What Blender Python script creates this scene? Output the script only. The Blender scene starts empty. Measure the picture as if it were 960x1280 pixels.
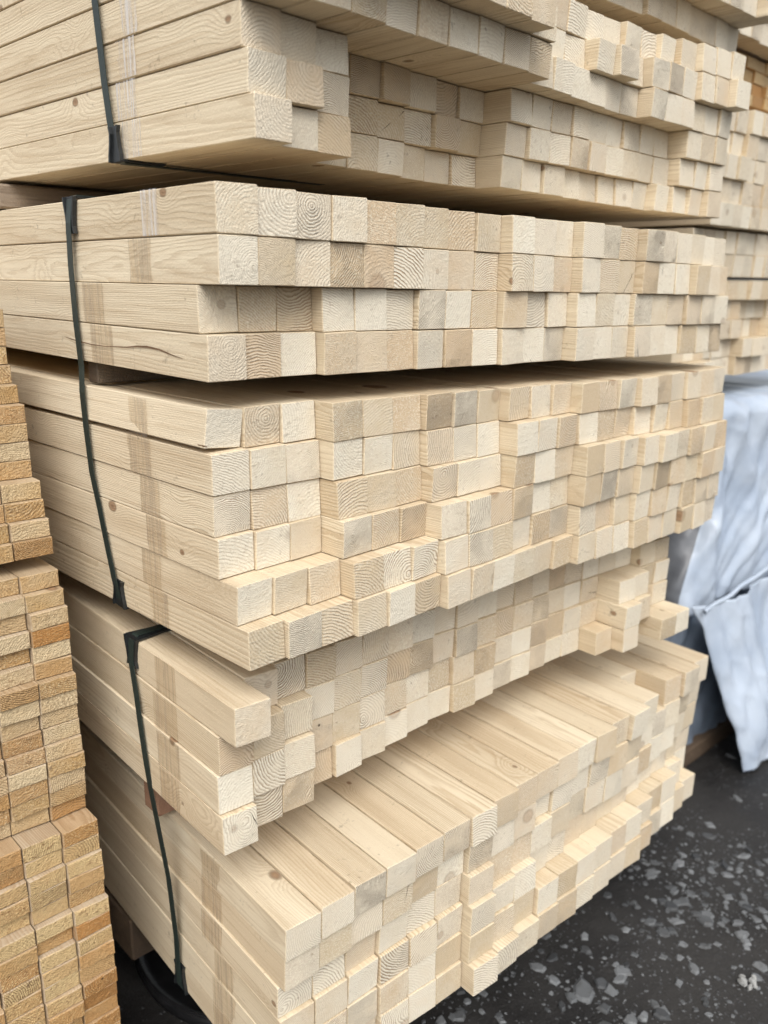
import bpy, math, random
from mathutils import Vector, noise
random.seed(7)
S = bpy.context.scene
COL = S.collection

# ---------------------------------------------------------------- camera
cam_d = bpy.data.cameras.new("camera")
cam = bpy.data.objects.new("camera", cam_d)
COL.objects.link(cam)
cam.location = (-0.4305, -0.66284, -0.0914)
cam.rotation_euler = (math.radians(74.80039), math.radians(-0.67877), math.radians(-43.02187))
cam_d.sensor_fit = 'HORIZONTAL'
cam_d.sensor_width = 36.0
cam_d.lens = 1065.6 / 960 * 36
cam_d.clip_start = 0.02
cam_d.clip_end = 500
cam_d.dof.use_dof = True
cam_d.dof.focus_distance = 0.93
cam_d.dof.aperture_fstop = 6.2
S.camera = cam

# ---------------------------------------------------------------- sky and sun (bright overcast)
SUN_EL, SUN_AZ = math.radians(50), math.radians(-143)     # azimuth: direction the light comes from, measured from +Y towards +X
world = bpy.data.worlds.new("World")
S.world = world
world.use_nodes = True
wn, wl = world.node_tree.nodes, world.node_tree.links
bg = wn["Background"]
sky = wn.new("ShaderNodeTexSky")
sky.sky_type = 'NISHITA'
sky.sun_disc = False
sky.sun_elevation = SUN_EL
sky.sun_rotation = SUN_AZ
sky.dust_density = 4.0
sky.air_density = 1.0
sky.ozone_density = 1.0
hsv = wn.new("ShaderNodeHueSaturation")
hsv.inputs["Saturation"].default_value = 0.27
wl.new(sky.outputs[0], hsv.inputs["Color"])
wl.new(hsv.outputs[0], bg.inputs[0])
bg.inputs[1].default_value = 0.15
sun_d = bpy.data.lights.new("sun", 'SUN')
sun = bpy.data.objects.new("sun", sun_d)
COL.objects.link(sun)
sun_d.energy = 1.05
sun_d.angle = math.radians(40)
sun_d.color = (1.0, 0.975, 0.94)
sd = Vector((math.sin(SUN_AZ) * math.cos(SUN_EL), math.cos(SUN_AZ) * math.cos(SUN_EL), math.sin(SUN_EL)))
sun.rotation_euler = (-sd).to_track_quat('-Z', 'Y').to_euler()
S.view_settings.view_transform = 'Standard'
S.view_settings.look = 'None'
S.view_settings.gamma = 1.0
S.view_settings.exposure = 0.57
S.view_settings.use_curve_mapping = False
S.cycles.max_bounces = 8
S.cycles.diffuse_bounces = 6
S.cycles.transparent_max_bounces = 12

# ---------------------------------------------------------------- helpers
def link(o, parent=None):
    COL.objects.link(o)
    if parent is not None:
        o.parent = parent
    return o

def mesh_obj(name, verts, faces, mat, parent=None, smooth=False):
    me = bpy.data.meshes.new(name)
    me.from_pydata(verts, [], faces)
    me.update()
    if mat is not None:
        me.materials.append(mat)
    if smooth:
        me.polygons.foreach_set("use_smooth", [True] * len(me.polygons))
    return link(bpy.data.objects.new(name, me), parent)

def thing(name, label, cat, loc=(0, 0, 0), rotz=0, group=None):
    o = bpy.data.objects.new(name, None)
    o.location = loc
    o.rotation_euler = (0, 0, rotz)
    o.empty_display_size = 0.05
    COL.objects.link(o)
    o["label"] = label
    o["category"] = cat
    if group:
        o["group"] = group
    return o

def tag(o, label, cat, group=None):
    o["label"] = label
    o["category"] = cat
    if group:
        o["group"] = group
    return o

def box_geo(x0, x1, y0, y1, z0, z1, c=0.0015):
    """bevelled box running along Y: octagon rings, chamfered long edges and both ends"""
    v, f = [], []
    def ring(y, i):
        a, b = c + i, i
        pts = [(x0 + a, z0 + b), (x1 - a, z0 + b), (x1 - b, z0 + a), (x1 - b, z1 - a),
               (x1 - a, z1 - b), (x0 + a, z1 - b), (x0 + b, z1 - a), (x0 + b, z0 + a)]
        s = len(v)
        v.extend([(px, y, pz) for px, pz in pts])
        return s
    rs = [ring(y0, c * .8), ring(y0 + c, 0), ring(y1 - c, 0), ring(y1, c * .8)]
    for a, b in zip(rs, rs[1:]):
        for k in range(8):
            k2 = (k + 1) % 8
            f.append((a + k, a + k2, b + k2, b + k))
    f.append(tuple(rs[0] + k for k in range(8))[::-1])
    f.append(tuple(rs[3] + k for k in range(8)))
    return v, f

def box(name, x0, x1, y0, y1, z0, z1, mat, parent=None, c=0.0015):
    v, f = box_geo(x0, x1, y0, y1, z0, z1, c)
    f = [tuple(reversed(q)) for q in f]
    return mesh_obj(name, v, f, mat, parent)

# ---------------------------------------------------------------- materials
def newmat(name):
    m = bpy.data.materials.new(name)
    m.use_nodes = True
    return m, m.node_tree.nodes, m.node_tree.links, m.node_tree.nodes["Principled BSDF"]

class NT:
    """tiny wrapper for building node chains"""
    def __init__(s, n, l):
        s.n, s.l = n, l
    def put(s, sock, v):
        if isinstance(v, (int, float)):
            sock.default_value = v
        elif isinstance(v, tuple):
            sock.default_value = v
        else:
            s.l.new(v, sock)
    def m(s, op, a, b=0.0, c=0.0, clamp=False):
        nd = s.n.new("ShaderNodeMath")
        nd.operation = op
        nd.use_clamp = clamp
        for i, v in enumerate((a, b, c)):
            s.put(nd.inputs[i], v)
        return nd.outputs[0]
    def mix(s, f, a, b, blend='MIX'):
        nd = s.n.new("ShaderNodeMix")
        nd.data_type = 'RGBA'
        nd.blend_type = blend
        s.put(nd.inputs[0], f)
        for i, v in ((6, a), (7, b)):
            if isinstance(v, tuple) and len(v) == 3:
                v = v + (1,)
            s.put(nd.inputs[i], v)
        return nd.outputs[2]
    def comb(s, x, y, z):
        nd = s.n.new("ShaderNodeCombineXYZ")
        for i, v in enumerate((x, y, z)):
            s.put(nd.inputs[i], v)
        return nd.outputs[0]
    def noise(s, vec, scale, detail=2.0, rough=0.5, dist=0.0):
        nd = s.n.new("ShaderNodeTexNoise")
        s.l.new(vec, nd.inputs["Vector"])
        nd.inputs["Scale"].default_value = scale
        nd.inputs["Detail"].default_value = detail
        nd.inputs["Roughness"].default_value = rough
        nd.inputs["Distortion"].default_value = dist
        return nd.outputs[0]
    def step(s, v, lo, hi):
        nd = s.n.new("ShaderNodeMapRange")
        nd.interpolation_type = 'SMOOTHSTEP'
        s.put(nd.inputs[0], v)
        nd.inputs[1].default_value = lo
        nd.inputs[2].default_value = hi
        return nd.outputs[0]

def wood(name, end_light, end_tan, side_col, late, rough_end=1.0, ring=0.0030, orange=0.0, ring_amt=1.0, dark_end=(.30, .205, .12)):
    """sawn softwood. Object colour: r = tone of the piece, g, b = where the pith lies, also used as seeds."""
    m, n, l, P = newmat(name)
    T = NT(n, l)
    tc = n.new("ShaderNodeTexCoord")
    oi = n.new("ShaderNodeObjectInfo")
    sc = n.new("ShaderNodeSeparateColor")
    l.new(oi.outputs["Color"], sc.inputs[0])
    tone, ga, gb = sc.outputs[0], sc.outputs[1], sc.outputs[2]
    sx = n.new("ShaderNodeSeparateXYZ")
    l.new(tc.outputs["Object"], sx.inputs[0])
    X, Y, Z = sx.outputs
    rnd = lambda s, k: T.m('FRACT', T.m('MULTIPLY', s, k))
    seed = T.m('MULTIPLY', T.m('ADD', ga, T.m('MULTIPLY', gb, 7.3)), 40.0)
    sn = n.new("ShaderNodeSeparateXYZ")
    l.new(tc.outputs["Normal"], sn.inputs[0])
    end = T.step(T.m('ABSOLUTE', sn.outputs[1]), .5, .8)
    notend = T.m('SUBTRACT', 1.0, end)
    pv = T.comb(T.m('ADD', X, seed), Y, Z)
    pl = T.comb(T.m('ADD', X, seed), T.m('MULTIPLY', Y, 0.12), Z)
    cx = T.m('MULTIPLY_ADD', ga, .10, -.028)
    cz = T.m('MULTIPLY_ADD', gb, .12, -.055)
    slope = T.m('MULTIPLY_ADD', rnd(ga, 13.7), .05, -.025)
    slope2 = T.m('MULTIPLY_ADD', rnd(gb, 17.1), .04, -.02)
    # knots: branches that run out from the pith, seen as ovals on the sides
    kv = T.comb(T.m('ADD', T.m('MULTIPLY', X, 14.0), seed), T.m('MULTIPLY_ADD', Y, 10.0, seed), T.m('MULTIPLY', Z, 14.0))
    vo = n.new("ShaderNodeTexVoronoi")
    l.new(kv, vo.inputs["Vector"])
    vo.inputs["Scale"].default_value = 1.0
    kc = n.new("ShaderNodeSeparateColor")
    l.new(vo.outputs["Color"], kc.inputs[0])
    krand = T.m('GREATER_THAN', kc.outputs[0], 0.15)
    kd = vo.outputs["Distance"]
    kr = T.m('MULTIPLY_ADD', T.m('POWER', kc.outputs[1], 3.0), .13, .035)
    kq = T.m('DIVIDE', kd, kr)
    kend = T.m('MULTIPLY', krand, T.m('MULTIPLY_ADD', end, -.6, 1.0))
    knot = T.m('MULTIPLY', kend, T.m('SUBTRACT', 1.0, T.step(kq, .8, 1.1)))
    knot_rim = T.m('MULTIPLY', kend, T.m('SUBTRACT', 1.0, T.step(T.m('ABSOLUTE', T.m('SUBTRACT', kq, 1.0)), .0, .35)))
    kwarp = T.m('MULTIPLY', krand, T.m('POWER', 2.718, T.m('MULTIPLY', T.m('MULTIPLY', kd, kd), -22.0)))
    # growth rings
    w1 = T.m('MULTIPLY', T.m('SUBTRACT', T.noise(pl, 16.0, 1.0), .5), .012)
    w2 = T.m('MULTIPLY', T.m('SUBTRACT', T.noise(pl, 110.0, 2.0), .5), .0040)
    dx = T.m('ADD', T.m('SUBTRACT', X, cx), T.m('MULTIPLY', Y, slope))
    dz = T.m('ADD', T.m('SUBTRACT', Z, cz), T.m('MULTIPLY', Y, slope2))
    r = T.m('SQRT', T.m('ADD', T.m('MULTIPLY', dx, dx), T.m('MULTIPLY', dz, dz)))
    r = T.m('ADD', T.m('ADD', r, w1), T.m('ADD', w2, T.m('MULTIPLY', kwarp, .012)))
    spacing = T.m('MULTIPLY_ADD', rnd(gb, 31.7), ring * .85, ring * .42)
    ph = T.m('FRACT', T.m('DIVIDE', r, spacing))
    ringv = T.m('MULTIPLY', T.step(ph, .25, .85), T.m('SUBTRACT', 1.0, T.step(ph, .88, 1.0)))
    var = T.noise(pv, 26.0, 3.0, .6)
    mid = T.noise(pv, 170.0, 2.0, .6)
    fine = T.noise(pv, 480.0, 2.0, .6)
    pstr = T.m('MULTIPLY_ADD', T.m('POWER', rnd(ga, 23.1), 1.6), .92, .20)
    rstr = T.m('MULTIPLY', pstr, T.m('MULTIPLY_ADD', T.step(var, .3, .62), .75, .25))
    rs_end = T.m('MULTIPLY', T.m('MULTIPLY', ringv, rstr), .98 * ring_amt, 0, True)
    rs_side = T.m('MULTIPLY', T.m('MULTIPLY', ringv, T.m('MULTIPLY_ADD', pstr, .8, .2)), .55)
    # end grain
    fuzz_amt = T.m('MULTIPLY_ADD', T.m('POWER', rnd(gb, 11.3), 1.5), .72, .12)
    tonev = T.m('ADD', tone, T.m('MULTIPLY', T.m('SUBTRACT', var, .5), 1.3), 0, True)
    tan2 = T.mix(rnd(gb, 5.3), end_tan, tuple(c * k for c, k in zip(end_tan, (1.05, .985, .97))))
    e0 = T.mix(tonev, tan2, end_light)
    if orange > 0:
        e0 = T.mix(T.m('MULTIPLY', T.step(rnd(ga, 5.7), .5, 1.0), orange), e0, (.40, .20, .065))
    e1 = T.mix(rs_end, e0, dark_end)
    e1 = T.mix(T.m('MULTIPLY', T.m('MULTIPLY', T.step(fine, .50, .66), fuzz_amt), .62 * min(rough_end, 1.4)), e1, tuple(min(.82, c * 1.22) for c in end_light))
    e1 = T.mix(T.m('MULTIPLY', T.m('MULTIPLY', T.step(mid, .52, .72), fuzz_amt), .42 * rough_end), e1, dark_end)
    # a drying crack in some ends
    ang = T.m('ARCTAN2', T.m('SUBTRACT', Z, T.m('ADD', cz, .012)), T.m('SUBTRACT', X, T.m('ADD', cx, .01)))
    ca = T.m('MULTIPLY_ADD', rnd(gb, 9.1), 3.0, -1.5)
    cr = T.m('MULTIPLY', T.m('ABSOLUTE', T.m('ADD', T.m('SUBTRACT', ang, ca), T.m('MULTIPLY', T.m('SUBTRACT', mid, .5), .12))), r)
    crack = T.m('MULTIPLY', T.m('MULTIPLY', T.m('SUBTRACT', 1.0, T.step(cr, .0002, .0007)), T.m('GREATER_THAN', rnd(ga, 3.9), .90)), end)
    crack = T.m('MULTIPLY', crack, T.step(var, .45, .55))
    # long faces
    ln = T.comb(T.m('ADD', T.m('MULTIPLY', X, 260.0), seed), T.m('MULTIPLY', Y, 5.0), T.m('MULTIPLY', Z, 260.0))
    fib = T.noise(ln, 1.0, 3.0, .65)
    ln2 = T.comb(T.m('ADD', T.m('MULTIPLY', X, 34.0), seed), T.m('MULTIPLY', Y, 3.5), T.m('MULTIPLY', Z, 34.0))
    band = T.noise(ln2, 1.0, 2.0, .5)
    s0 = T.mix(T.m('MULTIPLY', T.m('SUBTRACT', 1.0, tone), .55), side_col, end_tan)
    s0 = T.mix(T.m('MULTIPLY', T.m('POWER', rnd(ga, 7.7), 1.5), .55), s0, tuple(c * k for c, k in zip(side_col, (.82, .74, .66))))
    if orange > 0:
        s0 = T.mix(T.m('MULTIPLY', T.step(rnd(ga, 5.7), .5, 1.0), orange * .6), s0, (.40, .24, .11))
    s0 = T.mix(T.m('MULTIPLY', T.step(band, .42, .72), .36), s0, late)
    s1 = T.mix(rs_side, s0, late)
    s1 = T.mix(T.m('MULTIPLY', T.step(fib, .5, .72), .38), s1, late)
    s1 = T.mix(T.m('MULTIPLY', T.step(fine, .55, .72), .22), s1, tuple(min(.8, c * 1.2) for c in side_col))
    col = T.mix(end, s1, e1)
    kcol = T.mix(T.step(kq, .2, .9), (.17, .085, .04), (.33, .20, .11))
    col = T.mix(T.m('MULTIPLY', knot, .85), col, kcol)
    col = T.mix(T.m('MULTIPLY', knot_rim, .6), col, (.13, .07, .035))
    col = T.mix(crack, col, (.04, .025, .015))
    dirt = T.m('MULTIPLY', T.step(T.m('ADD', T.m('MULTIPLY', mid, .5), T.m('MULTIPLY', var, .5)), .60, .70), .45)
    col = T.mix(dirt, col, (.20, .15, .10))
    l.new(col, P.inputs["Base Color"])
    P.inputs["Roughness"].default_value = .75
    P.inputs["Specular IOR Level"].default_value = .25
    he = T.m('ADD', T.m('MULTIPLY', fine, 1.1 * rough_end), T.m('ADD', T.m('MULTIPLY', mid, 1.1 * rough_end), T.m('MULTIPLY', rs_end, -.8)))
    he = T.m('ADD', he, T.m('MULTIPLY', crack, -4.0))
    hs = T.m('ADD', T.m('MULTIPLY', fib, .5), T.m('ADD', T.m('MULTIPLY', fine, .45), T.m('MULTIPLY', rs_side, -.4)))
    hmix = n.new("ShaderNodeMix")
    hmix.data_type = 'FLOAT'
    T.put(hmix.inputs[0], end)
    T.put(hmix.inputs[2], hs)
    T.put(hmix.inputs[3], he)
    bp = n.new("ShaderNodeBump")
    bp.inputs["Strength"].default_value = .7
    bp.inputs["Distance"].default_value = .0016
    l.new(hmix.outputs[0], bp.inputs["Height"])
    l.new(bp.outputs[0], P.inputs["Normal"])
    return m

M_SPRUCE = wood("spruce", (.725, .665, .54), (.545, .445, .30), (.735, .64, .475), (.40, .285, .165), rough_end=.75)
M_BOARD = wood("rough_sawn_board", (.58, .47, .30), (.43, .285, .125), (.50, .42, .31), (.28, .18, .09), rough_end=2.1, ring=.0028, ring_amt=.8, orange=.5, dark_end=(.21, .12, .055))
M_BOARD_RED = wood("rough_sawn_golden_board", (.56, .42, .22), (.42, .25, .10), (.50, .42, .31), (.27, .16, .07), rough_end=2.2, ring=.0028, ring_amt=.8, orange=1.0, dark_end=(.19, .10, .04))
M_OLD = wood("weathered_bearer", (.34, .29, .23), (.26, .205, .15), (.30, .24, .18), (.15, .11, .075), rough_end=1.5)
M_ORANGE = wood("orange_board", (.55, .42, .24), (.45, .29, .12), (.45, .28, .12), (.33, .17, .06), rough_end=1.2, orange=.9)
M_SHADEWOOD = wood("shade_dark_bearer", (.12, .095, .07), (.09, .065, .045), (.11, .08, .055), (.05, .035, .025), rough_end=1.4)  # bearer wood with the shade of the gaps put into its colour
M_RED = wood("reddish_bearer", (.30, .17, .11), (.23, .12, .08), (.32, .19, .12), (.14, .07, .045), rough_end=1.4)

def simple(name, col, rough, spec=.5, bump=0, bscale=100, coat=0):
    m, n, l, P = newmat(name)
    T = NT(n, l)
    tc = n.new("ShaderNodeTexCoord")
    nz = T.noise(tc.outputs["Object"], bscale, 4.0, .6)
    c2 = tuple(min(1, x * 1.35 + .004) for x in col)
    l.new(T.mix(T.step(nz, .35, .7), col, c2), P.inputs["Base Color"])
    P.inputs["Roughness"].default_value = rough
    P.inputs["Specular IOR Level"].default_value = spec
    P.inputs["Coat Weight"].default_value = coat
    if bump:
        bp = n.new("ShaderNodeBump")
        bp.inputs["Strength"].default_value = .6
        bp.inputs["Distance"].default_value = bump
        l.new(nz, bp.inputs["Height"])
        l.new(bp.outputs[0], P.inputs["Normal"])
    return m

M_RESIN = simple("dark_resin", (.13, .075, .04), .6)
M_STRAP = simple("green_strapping", (.018, .028, .024), .42, .5, .0004, 300)
M_GUARD = simple("black_plastic", (.012, .014, .015), .35, .5, .0003, 200)
M_RUBBER = simple("black_rubber", (.010, .010, .011), .30, .5, .002, 40)
M_DEBRIS = simple("white_scrap", (.26, .26, .25), .8, .3, .002, 60)

def film(name, tint, dens, rough, streak_col):
    """thin stretch film: mostly see-through, tinted, streaked along its run, glossy"""
    m, n, l, P = newmat(name)
    T = NT(n, l)
    tc = n.new("ShaderNodeTexCoord")
    sx = n.new("ShaderNodeSeparateXYZ")
    l.new(tc.outputs["Object"], sx.inputs[0])
    v = T.comb(T.m('MULTIPLY', sx.outputs[0], 20.0), T.m('MULTIPLY_ADD', sx.outputs[2], .0, T.m('MULTIPLY', sx.outputs[1], 260.0)), T.m('MULTIPLY', sx.outputs[2], 9.0))
    st = T.noise(v, 1.0, 3.0, .6, .3)
    tr = n.new("ShaderNodeBsdfTransparent")
    tr.inputs[0].default_value = tint + (1,)
    P.inputs["Base Color"].default_value = streak_col + (1,)
    P.inputs["Roughness"].default_value = rough
    P.inputs["Specular IOR Level"].default_value = .6
    bp = n.new("ShaderNodeBump")
    bp.inputs["Strength"].default_value = .9
    bp.inputs["Distance"].default_value = .0015
    l.new(st, bp.inputs["Height"])
    l.new(bp.outputs[0], P.inputs["Normal"])
    mx = n.new("ShaderNodeMixShader")
    l.new(T.m('MULTIPLY_ADD', T.step(st, .44, .62), dens, dens * .15), mx.inputs[0])
    l.new(tr.outputs[0], mx.inputs[1])
    l.new(P.outputs[0], mx.inputs[2])
    l.new(mx.outputs[0], n["Material Output"].inputs["Surface"])
    return m

M_FILM_CLEAR = film("clear_film", (.97, .965, .96), .50, .14, (.86, .85, .84))  # white streak colour paints in the bright highlights of the plastic
M_FILM_BROWN = film("old_film", (.93, .905, .87), .24, .24, (.45, .39, .33))

def tarp_mat(name, c0, c1, rough):
    m, n, l, P = newmat(name)
    T = NT(n, l)
    tc = n.new("ShaderNodeTexCoord")
    a = T.noise(tc.outputs["Object"], 6.0, 4.0, .6)
    b = T.noise(tc.outputs["Object"], 11.0, 3.0, .5)
    l.new(T.mix(T.step(a, .35, .65), c0, c1), P.inputs["Base Color"])
    P.inputs["Roughness"].default_value = rough
    P.inputs["Specular IOR Level"].default_value = .4
    bp = n.new("ShaderNodeBump")
    bp.inputs["Strength"].default_value = .5
    bp.inputs["Distance"].default_value = .010
    l.new(b, bp.inputs["Height"])
    l.new(bp.outputs[0], P.inputs["Normal"])
    return m

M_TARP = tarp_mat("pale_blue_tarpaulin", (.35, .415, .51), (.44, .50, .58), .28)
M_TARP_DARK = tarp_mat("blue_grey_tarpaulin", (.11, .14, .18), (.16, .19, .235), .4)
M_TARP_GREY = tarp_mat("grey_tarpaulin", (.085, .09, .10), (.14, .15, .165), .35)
M_SHEET = tarp_mat("dirty_green_sheet", (.012, .017, .016), (.034, .043, .040), .3)

def ground_mat():
    m, n, l, P = newmat("wet_asphalt")
    T = NT(n, l)
    tc = n.new("ShaderNodeTexCoord")
    o = tc.outputs["Object"]
    big = T.noise(o, 3.0, 4.0, .6)
    fine = T.noise(o, 220.0, 4.0, .7)
    grit = n.new("ShaderNodeTexVoronoi")
    l.new(o, grit.inputs["Vector"])
    grit.inputs["Scale"].default_value = 190.0
    gc = n.new("ShaderNodeSeparateColor")
    l.new(grit.outputs["Color"], gc.inputs[0])
    c = T.mix(T.step(big, .35, .65), (.013, .012, .0115), (.030, .028, .026))
    g = T.m('MULTIPLY', T.m('GREATER_THAN', gc.outputs[0], .8), T.m('SUBTRACT', 1.0, T.step(grit.outputs["Distance"], .2, .45)))
    g = T.m('MULTIPLY', g, T.step(T.noise(o, 14.0, 2.0), .4, .62))
    c = T.mix(T.m('MULTIPLY', g, .7), c, (.12, .125, .13))
    c = T.mix(T.m('MULTIPLY', T.step(fine, .5, .8), .3), c, (.07, .065, .06))
    l.new(c, P.inputs["Base Color"])
    l.new(T.m('MULTIPLY_ADD', T.step(big, .3, .6), .35, .34), P.inputs["Roughness"])
    P.inputs["Specular IOR Level"].default_value = .36
    bp = n.new("ShaderNodeBump")
    bp.inputs["Strength"].default_value = .8
    bp.inputs["Distance"].default_value = .004
    h = T.m('ADD', T.m('MULTIPLY', fine, .6), T.m('ADD', T.m('MULTIPLY', T.noise(o, 40.0, 4.0, .6), 1.0), T.m('MULTIPLY', g, .5)))
    l.new(h, bp.inputs["Height"])
    l.new(bp.outputs[0], P.inputs["Normal"])
    return m

def stone_mat():
    m, n, l, P = newmat("grey_stone")
    T = NT(n, l)
    tc = n.new("ShaderNodeTexCoord")
    o = tc.outputs["Object"]
    ge = n.new("ShaderNodeNewGeometry")
    a = T.noise(o, 60.0, 4.0, .6)
    rnd = ge.outputs["Random Per Island"]
    c = T.mix(rnd, (.035, .037, .039), (.165, .172, .176))
    c = T.mix(T.m('MULTIPLY', T.step(a, .45, .75), .6), c, (.05, .048, .045))
    l.new(c, P.inputs["Base Color"])
    P.inputs["Roughness"].default_value = .7
    bp = n.new("ShaderNodeBump")
    bp.inputs["Strength"].default_value = .5
    bp.inputs["Distance"].default_value = .002
    l.new(T.noise(o, 300.0, 3.0, .6), bp.inputs["Height"])
    l.new(bp.outputs[0], P.inputs["Normal"])
    return m

M_GROUND = ground_mat()
M_STONE = stone_mat()

# ---------------------------------------------------------------- the ground
GZ = -1.18
def ground():
    xs = [-60, -20, -6, -2] + [-1 + i * .05 for i in range(81)] + [4, 8, 20, 60]
    ys = [-60, -20, -6, -3] + [-2 + i * .05 for i in range(81)] + [3, 6, 20, 60]
    v = []
    for y in ys:
        for x in xs:
            near = 1 if (-1 <= x <= 3 and -2 <= y <= 2) else 0
            z = GZ + near * .012 * noise.noise(Vector((x * 2.2, y * 2.2, 1.0))) + near * .005 * noise.noise(Vector((x * 9, y * 9, 4.0)))
            v.append((x, y, z))
    w = len(xs)
    f = [(j * w + i, j * w + i + 1, (j + 1) * w + i + 1, (j + 1) * w + i) for j in range(len(ys) - 1) for i in range(w - 1)]
    o = mesh_obj("ground", v, f, M_GROUND, smooth=True)
    o["kind"] = "structure"
    return o
ground()

def gz(x, y):
    return GZ + .012 * noise.noise(Vector((x * 2.2, y * 2.2, 1.0))) + .005 * noise.noise(Vector((x * 9, y * 9, 4.0)))

# ---------------------------------------------------------------- squared beams
def beam_mesh(w, h, L, k, seed):
    """one squared timber: front end at y=0, slightly uneven sawn end"""
    rnd = random.Random(seed)
    c = .0009
    sk, sl = rnd.uniform(-.0012, .0012), rnd.uniform(-.0012, .0012)
    v, f = [], []
    jit = [(rnd.uniform(-.00035, .00035), rnd.uniform(-.00035, .00035)) for _ in range(8)]
    def ring(y, i, tilt, j):
        a, b = c + i, i
        pts = [(a, b), (w - a, b), (w - b, a), (w - b, h - a), (w - a, h - b), (a, h - b), (b, h - a), (b, a)]
        s = len(v)
        for q, (px, pz) in enumerate(pts):
            jx, jz = jit[q] if j else (0, 0)
            v.append((px + jx, y + tilt * (sk * (px / w - .5) * 2 + sl * (pz / h - .5) * 2), pz + jz))
        return s
    rs = [ring(0, c * .7, 1, 1), ring(c * 1.1, 0, 1, 1), ring(L, 0, 0, 0)]
    for a, b in zip(rs, rs[1:]):
        for q in range(8):
            q2 = (q + 1) % 8
            f.append((b + q, b + q2, a + q2, a + q))
    f.append(tuple(rs[0] + q for q in range(8)))
    f.append(tuple(rs[2] + q for q in range(8))[::-1])
    me = bpy.data.meshes.new("beam")
    me.from_pydata(v, [], f)
    me.update()
    me.materials.append(k)
    return me

def tone_pick(rnd, light=.45):
    r = rnd.random()
    if r < light:
        return rnd.uniform(.72, 1.0)
    if r < light + .3:
        return rnd.uniform(.35, .7)
    return rnd.uniform(0, .35)

TIERS = {
    1: dict(x0=0.0262, yaw=0.0480, w=0.04463, co=[0.12921, -0.00377, -0.10982, -0.00341, 0.00347, -0.00377, 0.00076],
        y=[[-35,-38,-36,-37,-35,-12,-10,-8,2,3,4,5,9,11,3,4,-2,-11,-22,-24,-27],[-72,-75,-73,-73,-73,-73,-71,-69,-40,8,6,7,-12,-20,-2,-18,-19,-17,-24,-26,-39],[-38,-38,-37,-35,-36,-36,-37,-37,-36,-8,-10,-4,-1,2,3,-19,-18,-17,-12,-11,-15],[5,9,15,59,59,55,58,63,60,19,20,20,18,21,23,20,19,21,-10,-11,-13],[0,2,13,64,64,66,66,58,62,26,21,21,19,18,19,18,20,18,-2,-4,-9],[-8,10,11,64,64,65,73,75,70,30,32,27,32,33,30,26,26,12,6,1,-10]]),
    2: dict(x0=-0.0110, yaw=-0.0081, w=0.04417, co=[-0.10244, -0.0051, -0.08654, 2e-05, 0.00032, 5e-05, -0.00034],
        y=[[-2,0,3,2,7,9,15,17,14,-2,1,8,-9,-6,-4,-19,-15,-13,-9,-3,1],[-2,1,6,7,8,10,13,16,16,-3,0,5,-9,-7,-3,-16,-14,-15,-24,-17,-5],[31,31,32,17,17,20,14,15,14,3,9,7,-7,-6,-3,-10,-8,-9,-15,-15,-12],[17,23,26,13,16,19,15,13,11,5,9,10,-9,-5,-4,-13,-9,-6,-11,-11,-7]]),
    3: dict(x0=-0.0086, yaw=0.0398, w=0.04525, co=[-0.34249, -0.00924, -0.12547, -0.00238, 0.00057, -0.00174, 0.00154],
        y=[[32,30,28,2,3,3,-6,-8,-7,-20,-21,-23,-39,-39,-44,-53,-52,-50,-56,-56,-54],[23,22,23,3,3,3,-8,-8,-8,-35,-34,-35,-38,-38,-38,-45,-50,-52,-59,-61,-58],[25,24,24,-3,-2,0,-16,-15,-12,-32,-32,-31,-52,-52,-55,-64,-71,-67,-69,-69,-66],[20,19,21,-11,-9,-9,-32,-35,-32,-33,-27,-26,-51,-50,-51,-60,-62,-64,-64,-71,-69],[-6,-7,-8,-28,-26,-28,-37,-38,-36,-30,-31,-28,-46,-42,-48,-56,-60,-61,-63,-64,-64],[-23,-28,-26,-33,-35,-32,-42,-42,-40,-38,-35,-38,-48,-49,-50,-57,-57,-58,-65,-65,-60]]),
    4: dict(x0=-0.0185, yaw=-0.0293, w=0.04241, co=[-0.57874, 0.00056, -0.08093, 0.0077, -0.00528, -0.00243, 0.00435],
        y=[[-15,35,41,39,42,43,46,49,54,50,55,60,59,63,67,66,64,62,61,42,41],[17,18,26,40,41,43,48,49,53,48,52,57,56,60,64,64,62,20,22,40,37],[17,18,20,41,42,44,49,53,56,50,49,56,56,58,62,59,58,4,12,38,36],[10,24,22,44,37,42,47,52,55,47,50,55,55,59,61,60,27,5,60,-11,-11]]),
    5: dict(x0=0.0118, yaw=-0.0454, w=0.04760, co=[-0.87483, -0.00622, -0.13318, -0.00815, -0.00013, -0.00087, 0.00795],
        y=[[-52,-51,-49,-49,-47,-46,-49,-43,-37,-35,-33,-29,-32,-21,-28,-13,62,3,-4,7],[-48,-46,-43,-44,-38,-36,-44,-39,-36,-22,-27,-20,-23,-23,-18,-8,-2,1,10,17],[-37,-36,-35,-39,-36,-36,-50,-39,-33,-32,-27,-18,-20,-21,-19,-11,-2,4,13,19],[-41,-41,-40,-42,-44,-41,-56,-47,-46,-28,-22,-15,-12,-5,-2,5,12,15,23,27],[-41,-41,-41,-44,-43,-42,-56,-50,-46,-52,-49,-48,-44,-38,-35,-23,-11,-11,9,28],[-37,-37,-38,-46,-45,-45,-67,-62,-58,-54,-52,-49,-45,-40,-38,-28,-16,-12,-3,4]]),
}
XOFF = {0: [0] * 8, 1: [-.003, -.0025, -.002, -.001, 0, 0], 2: [0, 0, -.0028, -.0028], 3: [-.002, -.001, 0, 0, .001, .002],
        4: [0, -.0022, -.0042, -.0042], 5: [0, 0, -.0028, -.0028, -.004, -.004]}

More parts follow.
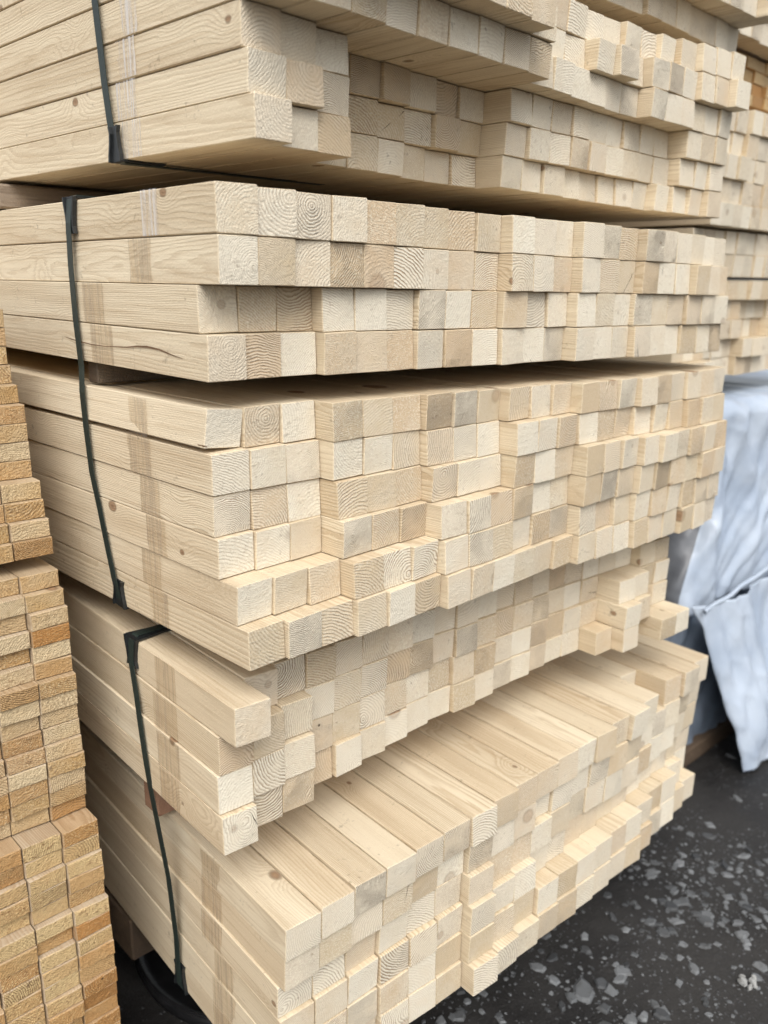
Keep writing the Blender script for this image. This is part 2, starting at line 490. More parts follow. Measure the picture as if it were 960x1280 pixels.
def zf(co, n, q):
    t = n / 10 - 1
    return co[0] + co[1] * t + co[2] * q + co[3] * t * q + co[4] * t * t + co[5] * t * t * q + co[6] * t ** 3

def tier(parent, b, length=2.6, light=.45, tones=None, lightcol=None):
    """a tier of beams, parented one by one to its package"""
    d = TIERS[b]
    nr = len(d['y'])
    w = d['w'] - (.0017 if b == 5 else .0009)
    co = d['co']
    hs = [(zf(co, 10, r * 2 / nr - 1) - zf(co, 10, (r + 1) * 2 / nr - 1)) for r in range(nr)]
    h0 = sum(hs) / nr
    meshes = [beam_mesh(w, h0, length, M_SPRUCE, b * 50 + s) for s in range(8)]
    rnd = random.Random(b * 101)
    cy, sy = math.cos(d['yaw']), math.sin(d['yaw'])
    for r, row in enumerate(d['y']):
        for n, ymm in enumerate(row):
            q0, q1 = r * 2 / nr - 1, (r + 1) * 2 / nr - 1
            zt = .5 * (zf(co, n, q0) + zf(co, n + 1, q0))
            zb = .5 * (zf(co, n, q1) + zf(co, n + 1, q1))
            x, y = n * d['w'] + XOFF[b][r] + rnd.uniform(-.0002, .0004), ymm / 1000
            o = bpy.data.objects.new("beam", meshes[rnd.randrange(8)])
            o.location = (d['x0'] + cy * x - sy * y, sy * x + cy * y, zb + .0001)
            zs = (zt - zb - .0005 - rnd.uniform(0, .0014 if r == 0 else .0004)) / h0
            o.scale = (1, 1, zs)
            o.rotation_euler = (0, 0, d['yaw'])
            tn = tone_pick(rnd, lightcol(n) if lightcol else light)
            if tones and (r, n) in tones:
                tn = tones[(r, n)]
            ga = rnd.random()
            if n == 0 and b in (1, 2):            # outermost beams of upper tiers painted paler for the stronger light on their sides
                ga = (int(ga * 7) + .12) / 7.7
                tn = max(tn, .55)
            o.color = (tn, ga, rnd.random(), 1)
            if b == 3 and r == 0 and n == 0:      # the corner beam lies slightly rolled over
                o.rotation_euler = (0, math.radians(5.5), d['yaw'])
                o.location = (o.location[0] - .0012, o.location[1] - .001, o.location[2] + .0042)
                o.scale = (.98, 1, zs * .93)
            COL.objects.link(o)
            o.parent = parent

# uppermost tier, seen only by its underside and far ends
def flat_tier(x0, yaw, w, z0, h, rows, rnd, ybase, amp):
    nr = len(rows)
    return dict(x0=x0, yaw=yaw, w=w, co=[z0 + nr * h / 2, 0, -nr * h / 2, 0, 0, 0, 0], y=rows)
r0 = random.Random(5)
def grp_row(base, n, amp=12, small=3, g=3):
    out, o = [], 0
    for i in range(n):
        if i % g == 0:
            o = r0.uniform(-amp, amp)
        out.append(round(base(i) + o + r0.uniform(-small, small)))
    return out
TIERS[0] = flat_tier(.07, .02, .045, .272, .042,
    [grp_row(lambda i: 45, 22), grp_row(lambda i: 30, 22), grp_row(lambda i: 50 - (30 if i > 13 else 0), 22),
     grp_row(lambda i: 10, 22), grp_row(lambda i: 40 + i, 22, 5, 2)], r0, 0, 0)

# ---------------------------------------------------------------- straps, guards, film
def ribbon(name, pts, wv, th, mat, parent, closed=False):
    """flat strap following pts; wv = half width vector, th = thickness outwards (normal from path)"""
    v, f = [], []
    N = len(pts)
    P = [Vector(p) for p in pts]
    wv = Vector(wv)
    for i, p in enumerate(P):
        a = P[i - 1] if (i > 0 or closed) else p
        b = P[(i + 1) % N] if (i < N - 1 or closed) else p
        t = (b - a).normalized()
        nrm = t.cross(wv).normalized() * th
        for q in (p - wv, p + wv, p + wv + nrm, p - wv + nrm):
            v.append(tuple(q))
    M = N if closed else N - 1
    for i in range(M):
        a, b = i * 4, ((i + 1) % N) * 4
        for k in range(4):
            k2 = (k + 1) % 4
            f.append((a + k, a + k2, b + k2, b + k))
    if not closed:
        f.append((3, 2, 1, 0))
        f.append(((N - 1) * 4, (N - 1) * 4 + 1, (N - 1) * 4 + 2, (N - 1) * 4 + 3))
    return mesh_obj(name, v, f, mat, parent)

def guard(parent, y, x, z, up, w=.030, ls=.038, lt=.036):
    """black plastic corner guard wrapped over a long edge; up=+1 on a top edge, -1 on a bottom edge"""
    def plate(prof, th, place):
        v, f = [], []
        n = len(prof)
        for k in (0, 1):
            for (d, hw) in prof:
                v.append(place(d, -hw, k * th))
                v.append(place(d, hw, k * th))
        m = 2 * n
        for i in range(n - 1):
            a = i * 2
            f.append((a, a + 1, a + 3, a + 2))
            f.append((m + a + 2, m + a + 3, m + a + 1, m + a))
            f.append((a, a + 2, m + a + 2, m + a))
            f.append((a + 3, a + 1, m + a + 1, m + a + 3))
        f.append((1, 0, m, m + 1))
        a = (n - 1) * 2
        f.append((a, a + 1, m + a + 1, m + a))
        return v, f
    prof_s = [(0, w / 2), (.006, w / 2 * .95), (ls * .5, w / 2 * .72), (ls * .8, w / 2 * .62), (ls, w / 2 * .8)]
    prof_t = [(0, w / 2), (.006, w / 2 * .95), (lt * .55, w / 2 * .7), (lt * .85, w / 2 * .75), (lt, w / 2 * .9)]
    v1, f1 = plate(prof_s, .0018, lambda d, s, t: (x - .0006 - t, y + s, z + up * (.002 - d)))
    v2, f2 = plate(prof_t, .0018, lambda d, s, t: (x - .002 + d, y + s, z + up * (.0006 + t)))
    f2 = [tuple(i + len(v1) for i in q) for q in f2]
    v, f = v1 + v2, f1 + f2
    # raised rims along both borders of the side plate
    for s in (-1, 1):
        b = len(v)
        for (d, hw) in prof_s:
            for e, t in ((.0, .0018), (.0, .0042), (-.0028, .0042), (-.0028, .0018)):
                v.append((x - .0006 - t, y + s * (hw + e), z + up * (.002 - d)))
        for i in range(len(prof_s) - 1):
            for k in range(4):
                k2 = (k + 1) % 4
                f.append((b + i * 4 + k, b + i * 4 + k2, b + i * 4 + 4 + k2, b + i * 4 + 4 + k))
        f.append(tuple(b + k for k in range(4)))
        e4 = b + (len(prof_s) - 1) * 4
        f.append(tuple(e4 + k for k in range(4)))
    return mesh_obj("corner_guard", v, f, M_GUARD, parent)

def bands(name, patches, mat, parent):
    """strips of film lying on the side faces, one for each beam they cross: (x, y0, y1, z0, z1)"""
    for (x, y0, y1, z0, z1) in patches:
        v, f = [], []
        K, J = 9, 5
        for j in range(J):
            for i in range(K):
                t, s = i / (K - 1), j / (J - 1)
                wob = .0006 * noise.noise(Vector((t * 7 + z0 * 50, s * 2.5, y0 * 90)))
                v.append((x - .0008 - abs(wob), y0 + (y1 - y0) * t + .0022 * noise.noise(Vector((s * 1.5 + z0 * 33, 5 if i < K / 2 else 9, 2))), z0 + (z1 - z0) * s))
        for j in range(J - 1):
            for i in range(K - 1):
                a = j * K + i
                f.append((a, a + 1, a + K + 1, a + K))
        mesh_obj(name, v, f, mat, parent, smooth=True)

def xside(b, r, y):
    d = TIERS[b]
    return d['x0'] + XOFF[b][r] - math.sin(d['yaw']) * y

def zrow(b, r):
    d = TIERS[b]
    nr = len(d['y'])
    return zf(d['co'], 0, (r + 1) * 2 / nr - 1) + .0006, zf(d['co'], 0, r * 2 / nr - 1) - .0010

def film_rows(b, spec):
    out = []
    for r, y0, y1 in spec:
        z0, z1 = zrow(b, r)
        out.append((xside(b, r, (y0 + y1) / 2), y0, y1, z0, z1))
    return out

# ---------------------------------------------------------------- the three packages of the main tower
top_pack = thing("timber_package", "topmost package of the tall pale stack, its middle beams jutting out above the others", "timber package", (.5, .3, .02), 0, "strapped packages of the tall pale stack")
mid_pack = thing("timber_package", "middle package of the tall pale stack, two strapped tiers with neat flush beam ends", "timber package", (.5, .3, -.46), 0, "strapped packages of the tall pale stack")
low_pack = thing("timber_package", "lowest strapped timber package, its broad planed beam tops lying bare at the front", "timber package", (.5, .3, -1.0), 0, "strapped packages of the tall pale stack")
bpy.context.view_layer.update()

class Sub:
    pass
def adopt(o, p):
    o.parent = p
    o.matrix_parent_inverse = p.matrix_world.inverted()
    return o

def run(parent, fn):
    """build parts in world coordinates, then hang them on the package"""
    before = set(bpy.data.objects)
    fn()
    for o in set(bpy.data.objects) - before:
        if o.parent is None:
            adopt(o, parent)

def top_parts():
    tier(None, 0, 2.4, .6)
    tier(None, 1, 2.6, .6, {(0, 11): .95, (3, 8): .9}, lambda n: .75 if n > 8 else .4)
    z1t, z1b = zf(TIERS[1]['co'], 0, -1), zf(TIERS[1]['co'], 0, 1)
    # strap comes down the left side, turns under the bottom edge and runs off beneath the beams
    xs = lambda y: xside(1, 0, y) - .0008
    path = [(.95, .222, z1b - .0022), (.5, .219, z1b - .0022), (.06, .216, z1b - .0026), (.0175, .2155, z1b - .0030),
            (.0125, .216, z1b + .001), (.0120, .2185, .030), (.0112, .226, .0647), (.0105, .2307, .099), (.0095, .2325, .132), (.0085, .2358, .1762),
            (.0090, .2385, .24), (.0560, .240, .29), (.0600, .241, .485), (.070, .241, .492), (.95, .241, .492)]
    ribbon("strap", path, (0, .0062, 0), .0008, M_STRAP, None)
    guard(None, .2165, xs(.2165) + .0008, z1b, -1, .026, .034, .05)
    bands("film_band", film_rows(1, [(1, .1285, .166), (2, .163, .201), (3, .172, .213), (4, .177, .218), (5, .172, .212)]), M_FILM_CLEAR, None)
    for y in (.52, 1.7):
        box("spacer", -.005 + .07, 1.05, y, y + .075, .2485, .2715, M_OLD)
run(top_pack, top_parts)

def mid_parts():
    tier(None, 2, 2.6, .42, {(0, 0): .35, (0, 1): .9, (0, 2): .85, (0, 3): .75, (1, 0): .95, (1, 1): .25, (1, 2): .6, (2, 0): .15, (2, 1): .2, (2, 2): .2, (2, 3): .95,
                       (3, 0): .35, (3, 1): .2, (3, 2): .9, (3, 3): .1, (3, 4): .3, (1, 3): .1, (1, 4): .1, (1, 5): .95, (0, 6): .2, (0, 8): .3, (0, 9): .95, (1, 6): .75})
    tier(None, 3, 2.6, .38, {(0, 0): .95, (0, 1): .3, (0, 2): .95, (1, 0): .95, (1, 1): .7, (1, 2): .9, (2, 0): .9, (2, 1): .4, (2, 2): .85, (3, 0): .95, (3, 1): .9, (3, 2): .4,
                       (4, 0): .95, (4, 1): .4, (4, 2): .3, (5, 0): .2, (5, 1): .8, (5, 2): .35, (0, 3): .15, (0, 4): .2, (1, 3): .9, (1, 4): .8, (2, 3): .2, (3, 3): .9})
    z2t = zf(TIERS[2]['co'], 0, -1)
    z3b = zf(TIERS[3]['co'], 0, 1)
    xa = xside(2, 2, .31)
    xb = xside(3, 0, .29)
    path = [(.95, .287, z2t + .0022), (.05, .286, z2t + .0026), (-.006, .286, z2t + .0032), (-.0118, .286, z2t - .001), (-.0145, .2875, z2t - .025),
            (-.0146, .290, -.08), (-.0146, .2885, -.14), (-.0160, .280, -.190), (-.0235, .2665, -.2161), (-.0238, .2630, -.257), (-.0225, .2600, -.3075), (-.0205, .2500, -.3531), (-.0192, .2398, -.3989),
            (-.0192, .2295, -.4308), (-.0165, .2255, z3b - .0028), (.05, .225, z3b - .0025), (.95, .225, z3b - .0022)]
    ribbon("strap", path[::-1], (0, .0062, 0), .0008, M_STRAP, None)
    guard(None, .286, -.0098, z2t, 1, .027)
    guard(None, .2235, xside(3, 5, .22), z3b, -1, .028, .032, .03)
    bands("film_band", film_rows(2, [(0, .0975, .129)]), M_FILM_CLEAR, None)
    bands("film_band", film_rows(2, [(1, .116, .161), (2, .221, .271), (3, .205, .258)]) +
          film_rows(3, [(0, .131, .170), (1, .130, .180), (2, .119, .160), (3, .111, .152), (4, .127, .168), (5, .118, .159)]), M_FILM_BROWN, None)
    # resin streak along the bottom left beam, and a drying crack in the top left beam of the lower tier
    def crack(name, pts, wd, mat, X=None):
        v, f = [], []
        for i, (x, y, z, k) in enumerate(pts):
            for s in (-1, 1):
                v.append((x, y, z + s * wd * k))
        for i in range(len(pts) - 1):
            a = i * 2
            f.append((a, a + 2, a + 3, a + 1))
        mesh_obj(name, v, f, mat, None)
    xr = xside(2, 3, .2) - .0018
    crack("resin_streak", [(xr, .325, -.1585, .2), (xr, .311, -.1600, .7), (xr, .2896, -.1617, .8), (xr, .2524, -.1634, .7), (xr, .2188, -.1633, .5), (xr, .1721, -.1612, .7),
                           (xr, .1500, -.1590, 1.0), (xr, .1284, -.1580, 1.2), (xr, .104, -.1592, 1.1), (xr, .082, -.1625, .8), (xr, .060, -.1650, .2)], .0008, M_RESIN)
    xc = xside(3, 0, .05) - .0006
    crack("crack", [(xc, .14, -.2405, .2), (xc, .11, -.2430, .7), (xc, .07, -.2440, .9), (xc, .04, -.2445, 1.0), (xc, .0245, -.2440, 1.0)], .0006, M_RESIN)
    for y in (.255, 1.6):
        box("spacer", -.004, .94, y + .012, y + .036, -.2085, -.1825, M_SHADEWOOD)
run(mid_pack, mid_parts)

def low_parts():
    tier(None, 4, 2.6, .4, {(0, 0): .55, (1, 0): .2, (2, 0): 1.0, (3, 0): .95, (2, 1): .85, (2, 2): .7, (3, 1): .7, (3, 2): .2, (1, 1): .2, (3, 4): .95, (0, 2): .8, (0, 3): .15})
    tier(None, 5, 2.6, .5, {(0, 0): .8, (0, 1): .9, (0, 2): .85, (1, 0): .8, (1, 1): .25, (0, 3): .8, (0, 4): .85, (0, 5): .6, (0, 6): .95})
    z4t = zf(TIERS[4]['co'], 0, -1)
    z5b = zf(TIERS[5]['co'], 0, 1)
    xa = xside(4, 2, .22)
    xb = xside(5, 4, .19)
    path = [(.9, .222, z4t + .0022), (.08, .214, z4t + .0026), (-.008, .208, z4t + .0034), (-.0140, .208, z4t - .001), (-.0165, .2075, z4t - .03),
            (-.0180, .1965, -.566), (-.0198, .1875, -.604), (-.0198, .1805, -.645), (-.0170, .1790, -.68), (.0010, .1830, -.82), (.0100, .1900, -.92), (.0125, .195, -.975),
            (.0128, .194, z5b + .004), (.0165, .194, z5b - .003), (.08, .194, z5b - .0025), (.9, .194, z5b - .0022)]
    ribbon("strap", path[::-1], (0, .0062, 0), .0008, M_STRAP, None)
    guard(None, .208, xside(4, 0, .21) + .0004, z4t, 1, .03, .036, .065)
    guard(None, .194, xside(5, 5, .19) + .0004, z5b, -1, .03, .04, .04)
    bands("film_band", film_rows(4, [(0, .107, .152), (1, .104, .157), (2, .100, .150), (3, .104, .148)]) +
          film_rows(5, [(0, .081, .127), (1, .084, .130), (2, .082, .1285), (3, .059, .1004), (4, .053, .105), (5, .053, .106)]), M_FILM_BROWN, None)
    box("spacer", .004, .90, .206, .243, -.7465, -.6845, M_RED, c=.003)
    box("spacer", -.012, .90, 1.6, 1.645, -.7465, -.6845, M_OLD, c=.003)
run(low_pack, low_parts)

# ---------------------------------------------------------------- loose bearers between and under the packages
def bearer(label, x0, x1, y0, y1, z0, z1, mat=M_OLD, c=.003):
    # runs along X: built along Y and turned
    L, w = x1 - x0, y1 - y0
    v, f = box_geo(0, w, 0, L, 0, z1 - z0, c)
    f = [tuple(reversed(q)) for q in f]
    o = mesh_obj("bearer", v, f, mat)
    o.rotation_euler = (0, 0, -math.pi / 2)
    o.location = (x0, y1, z0)
    o.color = (random.random(), random.random(), random.random(), 1)
    return tag(o, label, "bearer", "wooden bearers under the timber packages")
bearer("dark bearer in the gap under the top package's overhanging left side", -.01, .95, .50, .575, -.0095, .0205)
bearer("bearer deep in the gap below the middle package", -.02, .92, .52, .60, -.4965, -.4655)
bearer("dark bearer end showing beneath the lowest package, behind the boards", .025, .95, .36, .455, -1.085, -1.012, M_SHADEWOOD)
bearer("short black block holding up the dark bearer from the ground", .56, .9, .36, .455, -1.176, -1.0855, M_GUARD)
bearer("bearer at the hidden back end of the lowest package", .0, .95, 1.75, 1.85, -1.176, -1.012)

# ---------------------------------------------------------------- round black tub on the ground under the stack
def tub():
    root = thing("black_lid", "round black plastic lid on the ground under the stack, only its rim catching light", "lid", (.28, .38, GZ), 0)
    prof = [(.0, .004), (.20, .004), (.213, .007), (.217, .016), (.221, .016), (.223, .008), (.224, -.004), (.0, -.004)]
    v, f = [], []
    K = 64
    for k in range(K):
        a = 2 * math.pi * k / K
        for r, z in prof:
            v.append((r * math.cos(a), r * math.sin(a), z))
    n = len(prof)
    for k in range(K):
        for i in range(n - 1):
            a, b = k * n + i, ((k + 1) % K) * n + i
            f.append((a, a + 1, b + 1, b))
    o = mesh_obj("disc", v, f, M_RUBBER, root, smooth=True)
    v, f = [], []
    for k in range(K):
        a = 2 * math.pi * k / K
        for q in range(8):
            t = 2 * math.pi * q / 8
            r = .219 + .0026 * math.cos(t)
            v.append((r * math.cos(a), r * math.sin(a), .017 + .0026 * math.sin(t)))
    for k in range(K):
        for q in range(8):
            a, b = k * 8, ((k + 1) % K) * 8
            f.append((a + q, b + q, b + (q + 1) % 8, a + (q + 1) % 8))
    mesh_obj("rim", v, f, M_RUBBER, root, smooth=True)
tub()

# ---------------------------------------------------------------- left stack: thin rough boards
def board_mesh(w, h, L, seed, mat):
    rnd = random.Random(seed)
    c = .0011
    v, f = [], []
    # ragged sawn end: the front ring has extra points with jitter
    def outline(jz, tilt):
        pts = []
        K = 5
        for i in range(K):
            pts.append((w * i / (K - 1), 0))
        for i in range(K):
            pts.append((w * (1 - i / (K - 1)), h))
        return pts
    base = outline(0, 0)
    sk = rnd.uniform(-.002, .002)
    n = len(base)
    for y, j in ((0, 1), (c, .5), (L, 0)):
        for q, (px, pz) in enumerate(base):
            ins = c * .7 if y == 0 else 0
            px2 = min(max(px, ins), w - ins)
            pz2 = min(max(pz, ins), h - ins)
            v.append((px2 + j * rnd.uniform(-.0004, .0004), y + j * (rnd.uniform(-.0006, .0006) + sk * (px / w - .5)), pz2 + j * rnd.uniform(-.0005, .0005)))
    for r in range(2):
        for q in range(n):
            q2 = (q + 1) % n
            a, b = r * n, (r + 1) * n
            f.append((b + q, b + q2, a + q2, a + q))
    f.append(tuple(q for q in range(n)))
    f.append(tuple(2 * n + q for q in range(n))[::-1])
    me = bpy.data.meshes.new("board")
    me.from_pydata(v, [], f)
    me.update()
    me.materials.append(mat)
    return me

def board_pack(label, ztop, pitch, ys, ncol, w, xr, mat, group, L=1.9, seed=1, ext=0, jog=.004):
    rnd = random.Random(seed)
    root = thing("board_package", label, "board package", (xr - ncol * w / 2, .5, ztop - pitch * len(ys)), 0, group)
    bpy.context.view_layer.update()
    inv = root.matrix_world.inverted()
    meshes = [board_mesh(w - .0012, pitch - .0005, L, seed * 20 + s, mat) for s in range(9)]
    for r, y in enumerate(ys):
        for cidx in range(ncol):
            o = bpy.data.objects.new("board", meshes[rnd.randrange(9)])
            dy = rnd.choice([0, 0, 0, rnd.uniform(-jog, jog), rnd.uniform(-jog, jog * 2.2)])
            if cidx == 0:
                dy = rnd.uniform(-.0012, .0012)
            o.location = (xr - (cidx + 1) * w + rnd.uniform(-.0005, .0005), y / 1000 + dy + .002 * cidx, ztop - (r + 1) * pitch)
            o.rotation_euler = (0, rnd.uniform(-.006, .006), rnd.uniform(-.002, .002))
            o.color = (tone_pick(rnd, .4), rnd.random(), rnd.random(), 1)
            if seed == 4 and (r, cidx) == (3, 0):          # the one strongly orange board
                o.data = board_mesh(w - .0012, pitch - .0005, L, 99, M_BOARD_RED)
                o.color = (.1, .347, .4, 1)
                o["label"] = "strongly orange board"
            COL.objects.link(o)
            o.parent = root
            o.matrix_parent_inverse = inv
    # the columns of boards further left, outside the picture, as one mass
    v, f = [], []
    for r, y in enumerate(ys):
        for cidx in range(ncol, 22):
            b = len(v)
            bv, bf = box_geo(xr - (cidx + 1) * w + .0006, xr - cidx * w - .0006, y / 1000 + rnd.uniform(-.006, .006), L, ztop - (r + 1) * pitch, ztop - r * pitch - .0005, .001)
            v += bv
            f += [tuple(b + i for i in reversed(q)) for q in bf]
    o = mesh_obj("board", v, f, mat, root)
    o.matrix_parent_inverse = inv
    o["kind"] = "stuff"
    o.color = (.5, .4, .6, 1)
    return root

G_LEFT = "packages of thin rough boards at the left"
XR = -.075
board_pack("uppermost package of thin rough boards at the left edge, leaning back towards the top", -.1265, .0205,
           [336, 338, 339, 330, 314, 298, 297, 298, 296, 275, 268, 262, 258], 6, .0435, XR, M_BOARD, G_LEFT, seed=3)
board_pack("middle package of thin sawn boards at the left, with one orange board near its top", -.4085, .0197,
           [248, 237, 231, 232, 233, 232, 223, 224, 227, 228, 222, 220, 222, 224, 228], 6, .0435, XR, M_BOARD, G_LEFT, seed=4)
board_pack("lowest package of thin boards in the left corner, with golden and rusty orange ends", -.7055, .0200,
           [200, 200, 194, 193, 196, 186, 188, 186, 185, 185, 181, 184, 186, 182, 184, 180, 183, 181, 180, 178], 6, .0435, XR, M_BOARD_RED, G_LEFT, seed=5, jog=.007)
bearer("low bearer on the ground under the boards at the left", -1.0, -.08, .26, .36, -1.176, -1.108)
bearer("rear bearer on the ground under the boards at the left", -1.0, -.08, 1.5, 1.6, -1.176, -1.108)

# ---------------------------------------------------------------- second tower, beyond the right end
def far_pack(label, ztop, rows, h, ncol, w, x0, y0, mat, seed, amp=.012, light=.6, L=1.5, group="timber packages of the far tower"):
    rnd = random.Random(seed)
    root = thing("timber_package", label, "timber package", (x0 + ncol * w / 2, y0 + .3, ztop - rows * h), 0, group)
    bpy.context.view_layer.update()
    inv = root.matrix_world.inverted()
    meshes = [beam_mesh(w - .0008, h - .0006, L, mat, seed * 30 + s) for s in range(6)]
    for r in range(rows):
        off = rnd.uniform(-amp, amp)
        for c in range(ncol):
            if c % 3 == 0:
                off = rnd.uniform(-amp, amp)
            o = bpy.data.objects.new("beam", meshes[rnd.randrange(6)])
            o.location = (x0 + c * w, y0 + off + rnd.uniform(-.003, .003), ztop - (r + 1) * h)
            o.color = (tone_pick(rnd, light), rnd.random(), rnd.random(), 1)
            COL.objects.link(o)
            o.parent = root
            o.matrix_parent_inverse = inv
    return root
far_pack("topmost whitish timber package of the far tower at the right edge", .605, 6, .042, 16, .045, 1.18, .17, M_SPRUCE, 11)
far_pack("package of orange brown boards high in the far tower", .347, 4, .022, 16, .045, 1.18, .21, M_ORANGE, 12, .006)
far_pack("pale package of the far tower just below the orange boards", .236, 5, .0435, 16, .045, 1.18, .17, M_SPRUCE, 13, .012, .75)
far_pack("thin package of white beams in the far tower", .014, 2, .045, 16, .045, 1.18, .19, M_SPRUCE, 14, .006, .9)
far_pack("lowest package of the far tower, uneven brown and white ends above the tarpaulins", -.082, 5, .041, 16, .045, 1.18, .205, M_SPRUCE, 15, .02, .45)
bearer("bearer between the orange boards and the pale package of the far tower", 1.18, 1.9, .6, .68, .2365, .2585)
bearer("bearer between the far tower and the tarpaulined goods", 1.18, 1.9, .5, .58, -.322, -.2875)
bearer("rear bearer between the far tower and the tarpaulined goods", 1.18, 1.9, 1.3, 1.38, -.322, -.2875)

# ---------------------------------------------------------------- tarpaulined goods
def fold(s, z, seed, amp):
    """hanging drapes: long creases running mostly downwards, a few slanting tension folds"""
    w = s + z * .35 + .05 * noise.noise(Vector((s * 3, z * 3, seed)))
    a = noise.noise(Vector((s * 4.0 + seed, z * 1.1, seed)))
    b = noise.noise(Vector((w * 17, z * 1.2, seed + 9)))
    c = noise.noise(Vector(((s - z * .5) * 26, z * 1.6, seed + 4)))
    sag = noise.noise(Vector((s * 2.5, z * 6, seed + 2)))
    e = 1 - abs(noise.noise(Vector((w * 9, z * 2.0 + s, seed + 6)))) * 2.2
    g = 1 - abs(noise.noise(Vector(((s + z) * 14, (s - z) * 5, seed + 8)))) * 2.2
    return amp * (.9 * a + .65 * b + .32 * c + .45 * sag + .16 * max(0, e) ** 3 + .08 * max(0, g) ** 3)

def tarp_shell(name, x0f, x1, yf, yb, z0, z1, mat, seed, amp=.03, nx=170, nz=90, parent=None, sidemat=None):
    """cloth over a block: left side, rounded corner, front, and a top; x0f(z) is the left edge"""
    v, f = [], []
    dl = .35
    L = dl + (x1 - x0f((z0 + z1) / 2))
    cols = nx
    def pt(i, j):
        t = i / (cols - 1)
        zz = z0 + (z1 - z0) * j / (nz - 1)
        x0 = x0f(zz)
        s = t * L
        R = .05
        if s < dl - R:
            p, nrm = Vector((x0, yf + (dl - s), zz)), Vector((-1, 0, 0))
        elif s < dl + R:
            a = (s - dl + R) / (2 * R) * math.pi / 2
            p = Vector((x0 + R - R * math.cos(a), yf + R - R * math.sin(a), zz))
            nrm = Vector((-math.cos(a), -math.sin(a), 0))
        else:
            p, nrm = Vector((x0 + (s - dl), yf, zz)), Vector((0, -1, 0))
        top = max(0, (zz - (z1 - .04)) / .04)
        p -= nrm * (top * top * .03)
        return p + nrm * (fold(s, zz, seed, amp) - amp * .3)
    for j in range(nz):
        for i in range(cols):
            v.append(tuple(pt(i, j)))
    for j in range(nz - 1):
        for i in range(cols - 1):
            a = j * cols + i
            f.append((a, a + 1, a + cols + 1, a + cols))
    # top sheet
    b = len(v)
    for i in range(cols):
        p = v[(nz - 1) * cols + i]
        v.append((p[0] + .02, yb, z1 + .004 + .01 * noise.noise(Vector((i * .2, seed, 0)))))
    for i in range(cols - 1):
        a = (nz - 1) * cols + i
        f.append((a, a + 1, b + i + 1, b + i))
    o = mesh_obj(name, v, f, mat, parent, smooth=True)
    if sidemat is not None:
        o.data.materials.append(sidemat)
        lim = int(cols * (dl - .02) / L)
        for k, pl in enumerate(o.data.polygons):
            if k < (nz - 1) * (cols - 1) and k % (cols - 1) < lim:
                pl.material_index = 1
    md = o.modifiers.new("thickness", 'SOLIDIFY')
    md.thickness = .002
    return o

def lerp_tab(tab):
    def g(z):
        if z >= tab[0][0]:
            return tab[0][1]
        for (a, xa), (b, xb) in zip(tab, tab[1:]):
            if z >= b:
                return xb + (xa - xb) * (z - b) / (a - b)
        return tab[-1][1]
    return g

goods = thing("covered_goods", "tall goods wrapped in pale blue-white tarpaulin beside the right end of the stack", "covered goods", (1.8, .5, GZ))
bpy.context.view_layer.update()
def goods_parts():
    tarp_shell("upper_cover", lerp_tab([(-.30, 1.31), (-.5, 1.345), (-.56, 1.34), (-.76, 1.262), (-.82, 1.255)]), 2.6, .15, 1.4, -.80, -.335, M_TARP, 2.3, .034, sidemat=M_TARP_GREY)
    # lower flap: hangs from the seam with a slanting free edge
    v, f = [], []
    NX, NZ = 130, 80
    for j in range(NZ):
        t = j / (NZ - 1)
        z = -.765 - t * (1.172 - .765)
        xl = 1.235 + (t ** .8) * .13
        for i in range(NX):
            s = i / (NX - 1)
            x = xl + (2.6 - xl) * s
            y = .115 - .105 * t - fold(x * 1.1, z, 7.7, .03) + .02 * math.exp(-s * 30)
            v.append((x, y, z))
    for j in range(NZ - 1):
        for i in range(NX - 1):
            a = j * NX + i
            f.append((a, a + NX, a + NX + 1, a + 1))
    o = mesh_obj("lower_flap", v, f, M_TARP, None, smooth=True)
    md = o.modifiers.new("thickness", 'SOLIDIFY')
    md.thickness = .002
    # rolled hem where the two sheets meet, and a twisted cord above it
    def tube(name, pts, r, mat, wob=0):
        v, f = [], []
        for i, p in enumerate(pts):
            for q in range(8):
                a = 2 * math.pi * q / 8
                rr = r * (1 + wob * noise.noise(Vector((i * .7, q * .5, r * 99))))
                v.append((p[0], p[1] + rr * math.cos(a), p[2] + rr * math.sin(a)))
        for i in range(len(pts) - 1):
            for q in range(8):
                a, b = i * 8, (i + 1) * 8
                f.append((a + q, a + (q + 1) % 8, b + (q + 1) % 8, b + q))
        return mesh_obj(name, v, f, mat, None, smooth=True)
    tube("hem", [(1.245 + i * .02, .113 + .002 * math.sin(i * .9), -.772 + i * .0021 + .0012 * math.sin(i * .7)) for i in range(66)], .005, M_TARP, .2)
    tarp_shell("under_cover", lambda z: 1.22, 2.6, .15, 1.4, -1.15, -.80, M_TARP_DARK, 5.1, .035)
run(goods, goods_parts)
rear = thing("covered_goods", "dark grey plastic wrapped goods half hidden in the gap behind the tall stack", "covered goods", (1.6, .9, GZ))
bpy.context.view_layer.update()
run(rear, lambda: tarp_shell("cover", lambda z: 1.02, 2.3, .50, 1.6, GZ, -.36, M_TARP_GREY, 8.8, .05))

bearer("brown bearer at ground level under the dark blue tarpaulin hem", 1.25, 2.2, .135, .22, -1.178, -1.135, M_SHADEWOOD)

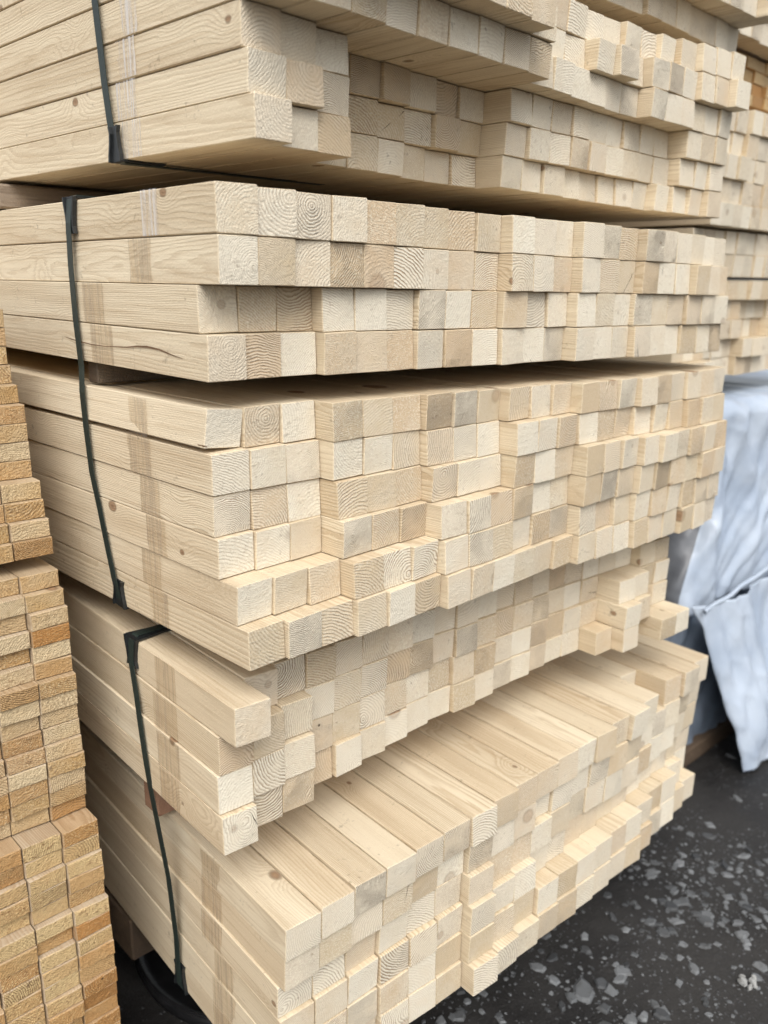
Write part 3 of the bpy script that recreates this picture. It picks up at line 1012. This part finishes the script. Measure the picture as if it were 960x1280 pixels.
# ---------------------------------------------------------------- stones in the asphalt
def stone_geo(rnd, cx, cy, z, r, v, f, squash=.35):
    k = rnd.randint(4, 7)
    a0 = rnd.random() * 6.3
    el = rnd.uniform(.5, 1.0)
    th = rnd.random() * 3.14
    ct, st = math.cos(th), math.sin(th)
    b = len(v)
    tx, ty = rnd.uniform(-.2, .2), rnd.uniform(-.2, .2)
    rad = [rnd.uniform(.6, 1.15) for _ in range(k)]
    for sc, zz in ((1.0, -.25), (.97, .45), (.72, 1.0)):
        for i in range(k):
            a = a0 + 2 * math.pi * i / k
            x, y = r * rad[i] * sc * math.cos(a), r * rad[i] * sc * el * math.sin(a)
            x, y = x * ct - y * st, x * st + y * ct
            v.append((cx + x, cy + y, z + zz * r * squash + tx * x + ty * y))
    for q in range(2):
        for i in range(k):
            i2 = (i + 1) % k
            f.append((b + q * k + i, b + q * k + i2, b + (q + 1) * k + i2, b + (q + 1) * k + i))
    f.append(tuple(b + 2 * k + i for i in range(k)))

def gravel():
    rnd = random.Random(42)
    v, f = [], []
    cnt = 0
    while cnt < 4600:
        near = rnd.random() < .8
        x, y = (rnd.uniform(.1, 1.7), rnd.uniform(-.62, .22)) if near else (rnd.uniform(-.3, 3.0), rnd.uniform(-1.3, 1.0))
        d = noise.noise(Vector((x * 2.6, y * 2.6, 7))) + .5 * noise.noise(Vector((x * 9, y * 9, 2)))
        d -= max(0, x - .85) * .55 + max(0, -.35 - y) * .3
        if rnd.random() > .40 + d * 1.4:
            continue
        u = rnd.random()
        r = .0010 + .0026 * u if rnd.random() < .74 else .0040 + .013 * u ** 2.2
        stone_geo(rnd, x, y, gz(x, y) - r * .07, r, v, f, rnd.uniform(.2, .42))
        cnt += 1
    o = mesh_obj("gravel", v, f, M_STONE)
    o["kind"] = "stuff"
gravel()

def single_stone(label, x, y, r, seed, sq=.3):
    v, f = [], []
    stone_geo(random.Random(seed), 0, 0, 0, r, v, f, sq)
    o = mesh_obj("stone", v, f, M_STONE)
    o.location = (x, y, gz(x, y))
    tag(o, label, "stone")
    return o
single_stone("largest flat grey stone on the asphalt near the stack's lower corner", .568, -.078, .030, 9, .22)

def scrap():
    v, f = [], []
    rnd = random.Random(3)
    for k in range(16):
        stone_geo(rnd, rnd.uniform(-.014, .014), rnd.uniform(-.014, .014), rnd.uniform(0, .010), rnd.uniform(.003, .007), v, f, .8)
    o = mesh_obj("scrap", v, f, M_DEBRIS)
    o.location = (.78, -.245, gz(.78, -.245))
    tag(o, "small white crumbly scrap lying on the dark asphalt", "scrap")
scrap()
